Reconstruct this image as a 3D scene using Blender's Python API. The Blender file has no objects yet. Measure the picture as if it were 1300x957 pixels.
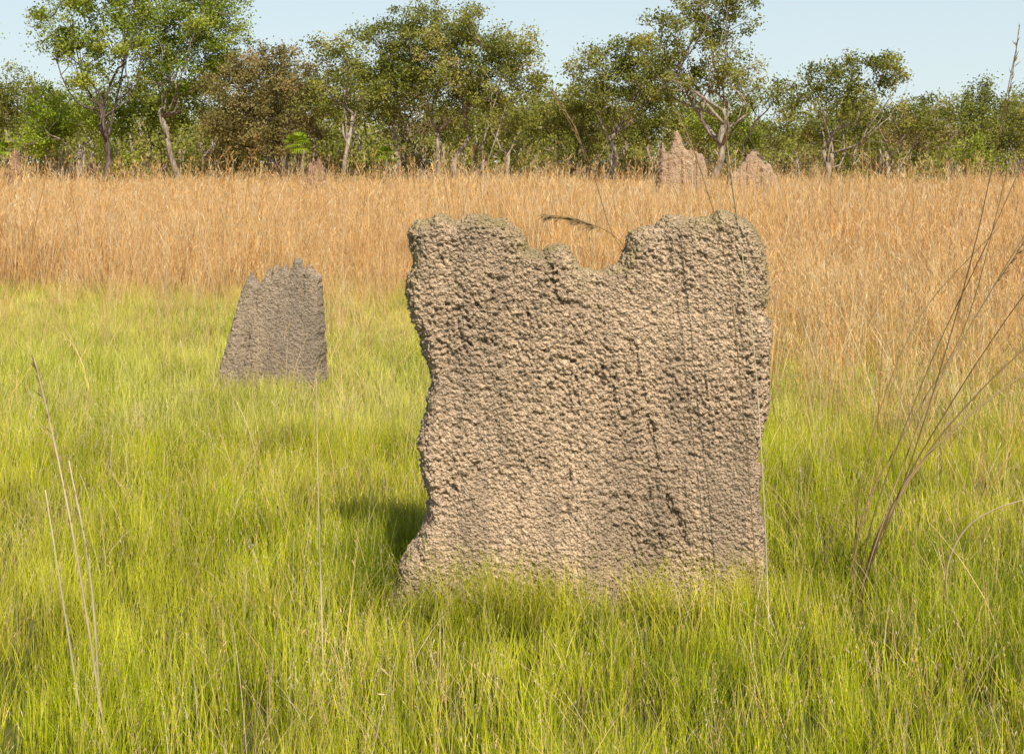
import bpy, math, random
import numpy as np
from mathutils import Vector
rnd = random.Random(7)
rng = np.random.default_rng(7)
scene = bpy.context.scene
COL = scene.collection

# ------------------------------------------------------------ noise helpers
def _hash(ix, iy, iz, seed):
    h = (ix.astype(np.int64)*374761393 + iy.astype(np.int64)*668265263 + iz.astype(np.int64)*2147483647 + seed*1274126177) & 0xffffffff
    h = ((h ^ (h >> 13))*1274126177) & 0xffffffff
    h = ((h ^ (h >> 15))*2246822519) & 0xffffffff
    return ((h ^ (h >> 16)) & 0xffffff)/float(0xffffff)

def vnoise(p, scale, seed=0):
    q = p*scale
    i = np.floor(q).astype(np.int64); f = q-i; f = f*f*(3-2*f)
    r = 0
    for a in (0, 1):
        for b in (0, 1):
            for c in (0, 1):
                w = (f[:, 0] if a else 1-f[:, 0])*(f[:, 1] if b else 1-f[:, 1])*(f[:, 2] if c else 1-f[:, 2])
                r = r + w*_hash(i[:, 0]+a, i[:, 1]+b, i[:, 2]+c, seed)
    return r

def fbm(p, scale, seed=0, octs=3):
    r = 0; a = 1.0; s = 0
    for o in range(octs):
        r = r + a*vnoise(p, scale*2**o, seed+o); s += a; a *= .5
    return r/s

def worley(p, scale, seed=0):
    q = p*scale
    i = np.floor(q).astype(np.int64)
    best = np.full(len(p), 9.0)
    for a in (-1, 0, 1):
        for b in (-1, 0, 1):
            for c in (-1, 0, 1):
                cx, cy, cz = i[:, 0]+a, i[:, 1]+b, i[:, 2]+c
                d = (cx+_hash(cx, cy, cz, seed)-q[:, 0])**2+(cy+_hash(cx, cy, cz, seed+11)-q[:, 1])**2+(cz+_hash(cx, cy, cz, seed+23)-q[:, 2])**2
                best = np.minimum(best, d)
    return np.sqrt(best)

# ------------------------------------------------------------ mesh helpers
def mesh_from(name, V, F, smooth=False, attrs=None, mat=None):
    me = bpy.data.meshes.new(name)
    V = np.asarray(V, dtype=np.float32)
    if isinstance(F, np.ndarray):
        n, k = F.shape
        me.vertices.add(len(V)); me.vertices.foreach_set('co', V.ravel())
        me.loops.add(n*k); me.loops.foreach_set('vertex_index', F.astype(np.int32).ravel())
        me.polygons.add(n)
        me.polygons.foreach_set('loop_start', (np.arange(n)*k).astype(np.int32))
        me.update(calc_edges=True)
    else:
        me.from_pydata([tuple(map(float, v)) for v in V], [], F)
        me.update()
    if len(me.polygons):
        me.polygons.foreach_set('use_smooth', np.full(len(me.polygons), smooth))
    for k, a in (attrs or {}).items():
        at = me.attributes.new(k, 'FLOAT', 'POINT')
        at.data.foreach_set('value', np.asarray(a, dtype=np.float32))
    if mat: me.materials.append(mat)
    return me

def add_obj(name, data, label=None, category=None, kind=None, group=None, parent=None, loc=(0, 0, 0)):
    o = bpy.data.objects.new(name, data)
    COL.objects.link(o)
    o.location = loc
    if parent: o.parent = parent
    if label: o["label"] = label
    if category: o["category"] = category
    if kind: o["kind"] = kind
    if group: o["group"] = group
    return o

# ------------------------------------------------------------ materials
def new_mat(name):
    m = bpy.data.materials.new(name); m.use_nodes = True
    nt = m.node_tree
    for n in list(nt.nodes): nt.nodes.remove(n)
    out = nt.nodes.new('ShaderNodeOutputMaterial')
    return m, nt, out
def N(nt, t, **kw):
    n = nt.nodes.new(t)
    for k, v in kw.items(): setattr(n, k, v)
    return n
def ramp(nt, stops, interp='LINEAR'):
    r = nt.nodes.new('ShaderNodeValToRGB'); r.color_ramp.interpolation = interp
    cr = r.color_ramp
    while len(cr.elements) < len(stops): cr.elements.new(0.5)
    for e, (p, c) in zip(cr.elements, stops):
        e.position = p; e.color = (*c, 1) if len(c) == 3 else c
    return r
def mixc(nt, a, b, fac, mode='MIX'):
    m = nt.nodes.new('ShaderNodeMix'); m.data_type = 'RGBA'; m.blend_type = mode
    for sock, v in ((m.inputs[0], fac), (m.inputs[6], a), (m.inputs[7], b)):
        if hasattr(v, 'is_linked') or hasattr(v, 'links'): nt.links.new(v, sock)
        else: sock.default_value = v if not isinstance(v, tuple) else (*v, 1)
    return m.outputs[2]

def blade_mat(name, stops, patch_col, patch_scale=0.45, patch_amt=.6, root_col=(.2, .16, .06), root_amt=.6, transl=.35, vlo=.68):
    m, nt, out = new_mat(name)
    at = N(nt, 'ShaderNodeAttribute', attribute_name='tint')
    ah = N(nt, 'ShaderNodeAttribute', attribute_name='hgt')
    geo = N(nt, 'ShaderNodeNewGeometry')
    r = ramp(nt, stops); nt.links.new(at.outputs['Fac'], r.inputs[0])
    no = N(nt, 'ShaderNodeTexNoise'); no.inputs['Scale'].default_value = patch_scale; no.inputs['Detail'].default_value = 5
    nt.links.new(geo.outputs['Position'], no.inputs['Vector'])
    pr = ramp(nt, [(.42, (0, 0, 0)), (.62, (patch_amt,)*3)]); nt.links.new(no.outputs[0], pr.inputs[0])
    c = mixc(nt, r.outputs[0], patch_col, pr.outputs[0])
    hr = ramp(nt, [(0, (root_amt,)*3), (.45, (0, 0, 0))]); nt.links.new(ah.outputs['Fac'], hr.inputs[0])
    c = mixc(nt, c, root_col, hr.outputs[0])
    n2 = N(nt, 'ShaderNodeTexNoise'); n2.inputs['Scale'].default_value = 3.0; n2.inputs['Detail'].default_value = 3
    nt.links.new(geo.outputs['Position'], n2.inputs['Vector'])
    mr = N(nt, 'ShaderNodeMapRange'); mr.inputs[1].default_value = .3; mr.inputs[2].default_value = .7; mr.inputs[3].default_value = vlo; mr.inputs[4].default_value = 1.15
    nt.links.new(n2.outputs[0], mr.inputs[0])
    vm = N(nt, 'ShaderNodeVectorMath', operation='SCALE'); nt.links.new(c, vm.inputs[0]); nt.links.new(mr.outputs[0], vm.inputs['Scale'])
    d = N(nt, 'ShaderNodeBsdfDiffuse'); t = N(nt, 'ShaderNodeBsdfTranslucent')
    nt.links.new(vm.outputs[0], d.inputs[0]); nt.links.new(vm.outputs[0], t.inputs[0])
    ms = N(nt, 'ShaderNodeMixShader'); ms.inputs[0].default_value = transl
    nt.links.new(d.outputs[0], ms.inputs[1]); nt.links.new(t.outputs[0], ms.inputs[2])
    nt.links.new(ms.outputs[0], out.inputs[0])
    return m

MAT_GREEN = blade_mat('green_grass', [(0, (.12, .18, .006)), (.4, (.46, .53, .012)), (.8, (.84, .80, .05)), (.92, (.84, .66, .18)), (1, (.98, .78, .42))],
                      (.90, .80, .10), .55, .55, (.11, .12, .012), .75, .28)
MAT_DARKG = blade_mat('dark_green_tuft', [(0, (.05, .09, .006)), (.5, (.18, .25, .015)), (.9, (.42, .46, .05)), (1, (.6, .48, .2))],
                      (.28, .33, .03), .9, .4, (.07, .07, .015), .7, .25)
MAT_PALE = blade_mat('pale_green_grass', [(0, (.28, .32, .015)), (.4, (.62, .64, .05)), (.75, (.88, .82, .18)), (1, (.98, .84, .42))],
                     (.94, .82, .22), .5, .6, (.24, .25, .04), .55, .3)
MAT_GOLD = blade_mat('golden_grass', [(0, (.46, .21, .05)), (.3, (.86, .50, .17)), (.7, (.99, .70, .33)), (1, (1.0, .88, .62))],
                     (.96, .58, .22), .25, .3, (.56, .35, .13), .45, .3, .6)
MAT_STRAW = blade_mat('straw_stem', [(0, (.66, .52, .28)), (.5, (.82, .66, .38)), (1, (.92, .80, .54))], (.76, .58, .32), 2, .3, (.4, .34, .16), .3)
MAT_BROWNSTEM = blade_mat('brown_stem', [(0, (.24, .15, .07)), (.5, (.48, .32, .15)), (1, (.74, .54, .28))], (.52, .37, .17), 3, .4, (.3, .3, .1), .3)

def leaf_mat(name, stops, transl=.35):
    m, nt, out = new_mat(name)
    at = N(nt, 'ShaderNodeAttribute', attribute_name='tint')
    geo = N(nt, 'ShaderNodeNewGeometry')
    r = ramp(nt, stops)
    no = N(nt, 'ShaderNodeTexNoise'); no.inputs['Scale'].default_value = .5; no.inputs['Detail'].default_value = 3
    nt.links.new(geo.outputs['Position'], no.inputs['Vector'])
    ad = N(nt, 'ShaderNodeMath', operation='MULTIPLY_ADD'); ad.inputs[1].default_value = 1.1; ad.inputs[2].default_value = -.55
    nt.links.new(no.outputs[0], ad.inputs[0])
    a2 = N(nt, 'ShaderNodeMath', operation='ADD', use_clamp=True)
    nt.links.new(ad.outputs[0], a2.inputs[0]); nt.links.new(at.outputs['Fac'], a2.inputs[1]); nt.links.new(a2.outputs[0], r.inputs[0])
    d = N(nt, 'ShaderNodeBsdfDiffuse'); t = N(nt, 'ShaderNodeBsdfTranslucent')
    nt.links.new(r.outputs[0], d.inputs[0]); nt.links.new(r.outputs[0], t.inputs[0])
    ms = N(nt, 'ShaderNodeMixShader'); ms.inputs[0].default_value = transl
    nt.links.new(d.outputs[0], ms.inputs[1]); nt.links.new(t.outputs[0], ms.inputs[2])
    nt.links.new(ms.outputs[0], out.inputs[0])
    return m
LEAF_BRIGHT = leaf_mat('leaf_bright', [(0, (.09, .13, .012)), (.5, (.30, .37, .04)), (1, (.56, .57, .11))])
LEAF_OLIVE = leaf_mat('leaf_olive', [(0, (.085, .10, .018)), (.5, (.28, .295, .055)), (.9, (.50, .46, .12)), (1, (.54, .40, .15))])
LEAF_BROWN = leaf_mat('leaf_brown', [(0, (.10, .08, .03)), (.5, (.30, .25, .08)), (.85, (.45, .36, .14)), (1, (.52, .33, .15))])
LEAF_LIME = leaf_mat('leaf_lime', [(0, (.14, .22, .015)), (.5, (.38, .48, .04)), (1, (.62, .66, .12))])

def bark_mat(name, a, b):
    m, nt, out = new_mat(name)
    geo = N(nt, 'ShaderNodeNewGeometry')
    mp = N(nt, 'ShaderNodeMapping'); mp.inputs['Scale'].default_value = (6, 6, 1.2)
    nt.links.new(geo.outputs['Position'], mp.inputs[0])
    no = N(nt, 'ShaderNodeTexNoise'); no.inputs['Scale'].default_value = 2; no.inputs['Detail'].default_value = 5
    nt.links.new(mp.outputs[0], no.inputs['Vector'])
    r = ramp(nt, [(.35, a), (.65, b)]); nt.links.new(no.outputs[0], r.inputs[0])
    p = N(nt, 'ShaderNodeBsdfDiffuse')
    nt.links.new(r.outputs[0], p.inputs[0])
    bp = N(nt, 'ShaderNodeBump'); bp.inputs['Strength'].default_value = .5; bp.inputs['Distance'].default_value = .05
    nt.links.new(no.outputs[0], bp.inputs['Height']); nt.links.new(bp.outputs[0], p.inputs['Normal'])
    nt.links.new(p.outputs[0], out.inputs[0]); return m
BARK = bark_mat('bark_grey', (.18, .13, .095), (.50, .42, .32))
BARK_DARK = bark_mat('bark_dark', (.07, .05, .04), (.22, .17, .13))

def mound_mat(name, base_lo, base_hi, dark, lichen=0.0, grey=(.25, .2, .17), bump=1.0, scale=1.0, streak=.6, vs=120, bd=.012, gran=.55, cavd=.85, mott=.0):
    m, nt, out = new_mat(name)
    tc = N(nt, 'ShaderNodeTexCoord'); pos = tc.outputs['Object']
    def noise_(s, det=5, sc=None, rough=.55):
        n = N(nt, 'ShaderNodeTexNoise'); n.inputs['Scale'].default_value = s; n.inputs['Detail'].default_value = det; n.inputs['Roughness'].default_value = rough
        if sc:
            mp = N(nt, 'ShaderNodeMapping'); mp.inputs['Scale'].default_value = sc
            nt.links.new(pos, mp.inputs[0]); nt.links.new(mp.outputs[0], n.inputs['Vector'])
        else: nt.links.new(pos, n.inputs['Vector'])
        return n.outputs[0]
    def voro(s):
        v = N(nt, 'ShaderNodeTexVoronoi'); v.inputs['Scale'].default_value = s
        nt.links.new(pos, v.inputs['Vector']); return v
    n1 = noise_(60*scale, 6, None, .75)
    r1 = ramp(nt, [(.36, base_lo), (.60, base_hi)]); nt.links.new(n1, r1.inputs[0])
    n2 = noise_(2.2*scale, 6, (2.4, 2.4, .55))
    r2 = ramp(nt, [(.46, (0, 0, 0)), (.64, (streak,)*3)]); nt.links.new(n2, r2.inputs[0])
    c = mixc(nt, r1.outputs[0], grey, r2.outputs[0])
    if mott:
        n4 = noise_(7*scale, 7, (1, 1, .7), .7)
        r4 = ramp(nt, [(.52, (0, 0, 0)), (.70, (mott,)*3)]); nt.links.new(n4, r4.inputs[0])
        c = mixc(nt, c, tuple(v*.75 for v in grey), r4.outputs[0])
    v1 = voro(vs*scale); v2 = voro(vs*.5*scale)
    gr_ = ramp(nt, [(0, (1.12,)*3), (.45, (1,)*3), (.8, (gran,)*3)]); nt.links.new(v1.outputs['Distance'], gr_.inputs[0])
    c = mixc(nt, c, gr_.outputs[0], .8, 'MULTIPLY')
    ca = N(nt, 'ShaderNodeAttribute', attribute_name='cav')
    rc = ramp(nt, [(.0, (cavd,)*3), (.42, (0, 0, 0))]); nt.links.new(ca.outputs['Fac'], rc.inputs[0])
    c = mixc(nt, c, dark, rc.outputs[0])  # crevice shade painted into the colour: hollows and grooves go dark
    if lichen > 0:
        la = N(nt, 'ShaderNodeAttribute', attribute_name='rim')
        n3 = noise_(9, 6, None, .7)
        mu = N(nt, 'ShaderNodeMath', operation='MULTIPLY'); nt.links.new(la.outputs['Fac'], mu.inputs[0]); nt.links.new(n3, mu.inputs[1])
        r3 = ramp(nt, [(.33, (0, 0, 0)), (.58, (lichen,)*3)]); nt.links.new(mu.outputs[0], r3.inputs[0])
        c = mixc(nt, c, (.34, .28, .10), r3.outputs[0])
    p = N(nt, 'ShaderNodeBsdfDiffuse'); p.inputs['Roughness'].default_value = .6
    nt.links.new(c, p.inputs[0])
    mu = N(nt, 'ShaderNodeMath', operation='MULTIPLY_ADD'); mu.inputs[1].default_value = -1.0
    nt.links.new(v1.outputs['Distance'], mu.inputs[0]); nt.links.new(n1, mu.inputs[2])
    m2 = N(nt, 'ShaderNodeMath', operation='MULTIPLY_ADD'); m2.inputs[1].default_value = -1.0
    nt.links.new(v2.outputs['Distance'], m2.inputs[0]); nt.links.new(mu.outputs[0], m2.inputs[2])
    bp = N(nt, 'ShaderNodeBump'); bp.inputs['Strength'].default_value = bump; bp.inputs['Distance'].default_value = bd/scale
    nt.links.new(m2.outputs[0], bp.inputs['Height']); nt.links.new(bp.outputs[0], p.inputs['Normal'])
    nt.links.new(p.outputs[0], out.inputs[0]); return m

# ------------------------------------------------------------ implicit surface -> mesh
def surface_nets(F, origin, h):
    nx, ny, nz = F.shape
    ins = F < 0
    corners = np.zeros((nx-1, ny-1, nz-1), np.int8)
    offs = [(a, b, c) for a in (0, 1) for b in (0, 1) for c in (0, 1)]
    for o in offs: corners += ins[o[0]:nx-1+o[0], o[1]:ny-1+o[1], o[2]:nz-1+o[2]]
    act = np.nonzero((corners > 0) & (corners < 8))
    ids = np.full(corners.shape, -1, np.int32); ids[act] = np.arange(len(act[0]))
    S = np.zeros((len(act[0]), 3)); C = np.zeros(len(act[0]))
    for a in offs:
        for ax in range(3):
            if a[ax]: continue
            b = list(a); b[ax] = 1
            va = F[act[0]+a[0], act[1]+a[1], act[2]+a[2]]; vb = F[act[0]+b[0], act[1]+b[1], act[2]+b[2]]
            cr = (va < 0) != (vb < 0)
            t = np.where(cr, va/np.where(cr, va-vb, 1), 0)
            C += cr
            for k in range(3): S[:, k] += ((a[k]+t) if k == ax else a[k])*cr
    V = (np.stack(act, 1)+S/C[:, None])*h+np.array(origin)
    faces = []
    for ax in range(3):
        u, v = (ax+1) % 3, (ax+2) % 3
        A = np.moveaxis(ins, (ax, u, v), (0, 1, 2)); I = np.moveaxis(ids, (ax, u, v), (0, 1, 2))
        a = A[:-1, 1:-1, 1:-1]; b = A[1:, 1:-1, 1:-1]
        e = np.nonzero(a != b)
        i, j, k = e[0], e[1]+1, e[2]+1
        q = np.stack([I[i, j-1, k-1], I[i, j, k-1], I[i, j, k], I[i, j-1, k]], 1)
        flip = ~a[e]
        q[flip] = q[flip][:, ::-1]
        faces.append(q)
    return V, np.concatenate(faces)

def poly_sd(px, pz, poly):
    P = np.array(poly, float); Q = np.roll(P, -1, 0)
    d = np.full(px.shape, 1e9); ins = np.zeros(px.shape, bool)
    for (x1, z1), (x2, z2) in zip(P, Q):
        ex, ez = x2-x1, z2-z1
        t = np.clip(((px-x1)*ex+(pz-z1)*ez)/(ex*ex+ez*ez+1e-12), 0, 1)
        d = np.minimum(d, (px-x1-t*ex)**2+(pz-z1-t*ez)**2)
        c = ((z1 > pz) != (z2 > pz)) & (px < (x2-x1)*(pz-z1)/(z2-z1+1e-12)+x1)
        ins ^= c
    d = np.sqrt(d)
    return np.where(ins, -d, d)
def line_d(X, Z, pts):
    g = np.full(X.shape, 9.)
    for (a, b) in zip(pts[:-1], pts[1:]):
        ex, ez = b[0]-a[0], b[1]-a[1]
        t = np.clip(((X-a[0])*ex+(Z-a[1])*ez)/(ex*ex+ez*ez), 0, 1)
        g = np.minimum(g, np.hypot(X-a[0]-t*ex, Z-a[1]-t*ez))
    return g

def make_mound(name, poly, h, T_lo, T_hi, R, loc, mat, yaw=0, grooves=(), flute=.015, flute_f=6., seed=1, label='', group=None, edge=.008,
               knob=((22, .02), (42, .014), (80, .008)), pit=.02, fine=.01, pitf=32, cavk=.7, stains=(), gd=.2):
    P = np.array(poly); x0, x1 = P[:, 0].min()-.06, P[:, 0].max()+.06; z0, z1 = P[:, 1].min()-.03, P[:, 1].max()+.06
    H = P[:, 1].max()
    xs = np.arange(x0, x1, h); zs = np.arange(z0, z1, h); ym = T_lo+.07; ys = np.arange(-ym, ym, h)
    X, Z = np.meshgrid(xs, zs, indexing='ij')
    p2 = np.stack([X.ravel(), np.zeros(X.size), Z.ravel()], 1)
    d = poly_sd(X, Z, poly)+((fbm(p2, 19, seed, 4)-.5)*edge*4).reshape(X.shape)
    r = np.clip(-d/R, 0, 1); prof = np.sqrt(np.clip(1-(1-r)**2, 0, 1))
    tz = np.clip(Z/H, 0, 1)
    T = (T_lo*(1-tz)**1.3+T_hi*(1-(1-tz)**1.3))
    fl = (fbm(p2*np.array([1, 1, .22]), flute_f, seed+5, 3).reshape(X.shape)-.5)*flute*4
    big = (fbm(p2, 3.0, seed+9, 2).reshape(X.shape)-.5)*flute*2
    for (pts, w, dep) in grooves:
        g = line_d(X, Z, pts)
        wob = (fbm(p2, 14, seed+31, 2).reshape(X.shape)-.5)*.03
        dm = np.clip(vnoise(p2, 9, seed+40).reshape(X.shape)*1.6, .35, 1)
        fl = fl-dep*dm*np.exp(-((g+wob)/w)**2)
    Tf = (T+fl+big)*prof; Tb = (T+big-fl*.5)*prof
    Y = ys[None, :, None].astype(np.float32)
    F = np.where(Y < 0, -Y-Tf[:, None, :].astype(np.float32), Y-Tb[:, None, :].astype(np.float32))
    F = np.where((d > 0)[:, None, :], np.abs(Y)+d[:, None, :].astype(np.float32), F)
    F[:, :, 0] = 1; F[0] = 1; F[-1] = 1
    V, Fc = surface_nets(F, (xs[0], ys[0], zs[0]), h)
    me = mesh_from(name, V, Fc)
    nrm = np.zeros(len(V)*3, np.float32); me.vertices.foreach_get('normal', nrm); nrm = nrm.reshape(-1, 3)
    amt = np.clip(.6+1.6*(fbm(V, 4, seed+50, 2)-.35), .5, 1.2)
    jit = (fbm(V, 30, seed+3, 2)-.5)[:, None]*.03
    disp = (fbm(V, 110, seed+8, 2)-.5)*fine
    for i, (f, a) in enumerate(knob):
        disp = disp+(.5-worley(V+jit*(22/f), f, seed+2*i+2))*a*amt
    if pit:
        disp = disp-np.clip((.41-fbm(V, pitf, seed+7, 3))*5, 0, 1)*pit*amt
    V2 = V+nrm*disp[:, None]
    dd = poly_sd(V[:, 0], V[:, 2], poly)
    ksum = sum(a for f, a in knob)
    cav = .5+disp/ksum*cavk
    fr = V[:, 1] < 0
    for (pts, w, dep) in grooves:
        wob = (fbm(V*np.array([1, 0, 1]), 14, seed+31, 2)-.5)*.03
        cav = cav-gd*min(dep/.022, 1)*np.exp(-((line_d(V[:, 0], V[:, 2], pts)+wob)/(w*.9))**2)*fr  # grooves on the front also get painted shade
    rim = np.clip(1+dd/.16, 0, 1)*np.clip((V[:, 2]-H*.66)/(H*.12), 0, 1)
    for (sx, sz, sr, sa) in stains:
        rim = np.maximum(rim, sa*np.exp(-((V[:, 0]-sx)**2+(V[:, 2]-sz)**2)/sr**2))
    bpy.data.meshes.remove(me)
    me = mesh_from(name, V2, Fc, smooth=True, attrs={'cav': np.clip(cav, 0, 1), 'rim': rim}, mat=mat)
    o = add_obj(name, me, label=label, category='termite mound', loc=loc, group=group)
    o.rotation_euler = (0, 0, yaw)
    return o

U = .00288
def prof_pts(L, ox, oz, u): return [((x-ox)*u, (oz-z)*u) for x, z in L]
main_out = [(485, 810), (492, 780), (503, 750), (511, 722), (528, 692), (546, 660), (541, 622), (530, 580), (538, 535), (546, 495), (534, 445), (520, 398), (513, 365), (524, 335), (516, 305), (528, 288), (560, 282), (580, 288), (600, 281), (640, 286), (658, 298), (672, 322), (689, 332), (703, 317), (722, 323), (738, 347), (762, 352), (786, 344), (795, 324), (803, 304), (822, 295), (850, 282), (880, 285), (903, 286), (914, 275), (938, 278), (955, 291), (971, 322), (977, 372), (973, 402), (983, 432), (977, 480), (975, 530), (964, 580), (966, 640), (972, 690), (970, 740), (966, 810)]
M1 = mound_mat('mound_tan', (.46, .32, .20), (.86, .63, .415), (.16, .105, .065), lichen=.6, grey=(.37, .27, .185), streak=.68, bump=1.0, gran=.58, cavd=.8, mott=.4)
OZ = 768
gr = [(prof_pts([(800, 440), (815, 510), (832, 590), (850, 650), (872, 700)], 742, OZ, U), .007, .015),
      (prof_pts([(700, 345), (705, 390), (735, 395)], 742, OZ, U), .014, .015),
      (prof_pts([(735, 560), (722, 600), (712, 690)], 742, OZ, U), .009, .008),
      (prof_pts([(826, 600), (800, 660), (780, 720)], 742, OZ, U), .03, .010)]
MAIN_X, MAIN_Y = .265, 5.25
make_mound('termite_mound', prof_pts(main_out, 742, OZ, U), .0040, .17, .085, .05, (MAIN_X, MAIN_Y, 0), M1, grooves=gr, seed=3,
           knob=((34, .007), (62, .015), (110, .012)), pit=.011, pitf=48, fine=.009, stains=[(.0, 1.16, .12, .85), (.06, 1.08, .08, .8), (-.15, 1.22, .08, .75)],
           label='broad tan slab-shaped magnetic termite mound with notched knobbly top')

U2 = .00555
sm = [(262, 520), (281, 478), (288, 440), (298, 402), (307, 366), (313, 350), (318, 340), (324, 352), (330, 357), (336, 349), (340, 338), (345, 348), (350, 332), (356, 344), (363, 330), (369, 341), (377, 322), (383, 328), (389, 340), (396, 330), (402, 342), (410, 347), (411, 400), (412, 450), (416, 520)]
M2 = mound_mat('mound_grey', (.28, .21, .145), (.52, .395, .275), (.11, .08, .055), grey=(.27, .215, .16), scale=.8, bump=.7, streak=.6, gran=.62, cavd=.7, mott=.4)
gs = [(prof_pts([(330, 362), (322, 420), (312, 490)], 345, 490, U2), .015, .03), (prof_pts([(357, 345), (357, 420)], 345, 490, U2), .009, .009),
      (prof_pts([(371, 345), (372, 430)], 345, 490, U2), .009, .008), (prof_pts([(389, 345), (388, 430)], 345, 490, U2), .009, .014)]
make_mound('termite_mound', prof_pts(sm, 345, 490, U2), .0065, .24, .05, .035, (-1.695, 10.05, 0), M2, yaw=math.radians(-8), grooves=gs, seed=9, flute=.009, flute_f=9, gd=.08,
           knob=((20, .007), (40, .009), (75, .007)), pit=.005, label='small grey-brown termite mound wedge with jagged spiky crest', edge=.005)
M3 = mound_mat('mound_pale', (.48, .31, .19), (.74, .52, .33), (.26, .17, .10), grey=(.46, .33, .22), scale=.4, gran=.75, mott=.4)
M4 = mound_mat('mound_red', (.30, .18, .12), (.44, .27, .17), (.16, .1, .06), grey=(.3, .2, .15), scale=.4, gran=.8)
c1 = [(-.85, -.1), (-.80, .6), (-.74, 1.3), (-.70, 1.9), (-.62, 2.15), (-.52, 1.8), (-.40, 1.95), (-.30, 2.4), (-.2, 2.5), (-.10, 2.3), (-.02, 2.0), (.1, 1.9), (.2, 2.0), (.3, 1.85), (.5, 1.8), (.62, 1.4), (.72, .8), (.85, -.1)]
c2 = [(-.95, -.1), (-.8, .7), (-.66, 1.25), (-.45, 1.35), (-.25, 1.6), (-.10, 1.82), (.05, 1.86), (.18, 1.65), (.3, 1.5), (.45, 1.55), (.7, 1.0), (.95, -.1)]
c3 = [(-.3, -.1), (-.22, 1.2), (-.15, 1.8), (-.05, 2.0), (.1, 1.85), (.18, 1.3), (.3, -.1)]
c4 = [(-.45, -.1), (-.35, 1.1), (-.2, 1.6), (-.05, 1.45), (.1, 1.75), (.25, 1.5), (.38, 1.0), (.45, -.1)]
fgs = lambda xs: [([(x, 2.4), (x*1.2, 0)], .03, .07) for x in xs]
far = dict(edge=.014, knob=((7, .06), (16, .04)), pit=0)
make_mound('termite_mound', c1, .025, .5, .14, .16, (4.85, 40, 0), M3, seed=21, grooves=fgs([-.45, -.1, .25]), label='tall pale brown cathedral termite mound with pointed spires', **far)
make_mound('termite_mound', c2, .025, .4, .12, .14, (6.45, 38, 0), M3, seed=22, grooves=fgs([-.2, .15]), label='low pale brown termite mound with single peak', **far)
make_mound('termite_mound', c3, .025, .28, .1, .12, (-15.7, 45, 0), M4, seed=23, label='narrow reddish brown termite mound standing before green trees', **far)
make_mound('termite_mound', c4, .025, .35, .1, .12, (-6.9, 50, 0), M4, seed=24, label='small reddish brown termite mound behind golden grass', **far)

# ------------------------------------------------------------ ground
def ground():
    xs = np.concatenate([-np.geomspace(900, 8, 26), np.linspace(-7.5, 7.5, 76), np.geomspace(8, 900, 26)])
    ys = np.concatenate([[-40, -10], np.linspace(0, 20, 101), np.geomspace(20.5, 1500, 50)])
    X, Y = np.meshgrid(xs, ys, indexing='ij')
    p = np.stack([X.ravel(), Y.ravel(), np.zeros(X.size)], 1)
    Zz = (fbm(p, 2.2, 77, 3)-.5)*.03
    V = np.stack([X.ravel(), Y.ravel(), Zz-.01], 1)
    nx, ny = X.shape
    i, j = np.meshgrid(np.arange(nx-1), np.arange(ny-1), indexing='ij')
    a = (i*ny+j).ravel(); F = np.stack([a, a+ny, a+ny+1, a+1], 1)
    m, nt, out = new_mat('ground_soil')
    geo = N(nt, 'ShaderNodeNewGeometry')
    n1 = N(nt, 'ShaderNodeTexNoise'); n1.inputs['Scale'].default_value = 6; n1.inputs['Detail'].default_value = 8
    nt.links.new(geo.outputs['Position'], n1.inputs['Vector'])
    r = ramp(nt, [(.35, (.05, .055, .015)), (.6, (.12, .12, .03)), (.75, (.20, .15, .06))]); nt.links.new(n1.outputs[0], r.inputs[0])
    sp = N(nt, 'ShaderNodeSeparateXYZ'); nt.links.new(geo.outputs['Position'], sp.inputs[0])
    mr = N(nt, 'ShaderNodeMapRange'); mr.inputs[1].default_value = 11; mr.inputs[2].default_value = 16
    nt.links.new(sp.outputs[1], mr.inputs[0])
    c = mixc(nt, r.outputs[0], (.38, .23, .10), mr.outputs[0])
    p = N(nt, 'ShaderNodeBsdfDiffuse')
    nt.links.new(c, p.inputs[0])
    bp = N(nt, 'ShaderNodeBump'); bp.inputs['Distance'].default_value = .04; nt.links.new(n1.outputs[0], bp.inputs['Height']); nt.links.new(bp.outputs[0], p.inputs['Normal'])
    nt.links.new(p.outputs[0], out.inputs[0])
    add_obj('ground', mesh_from('ground', V, F, True, mat=m), kind='structure')
ground()

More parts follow.
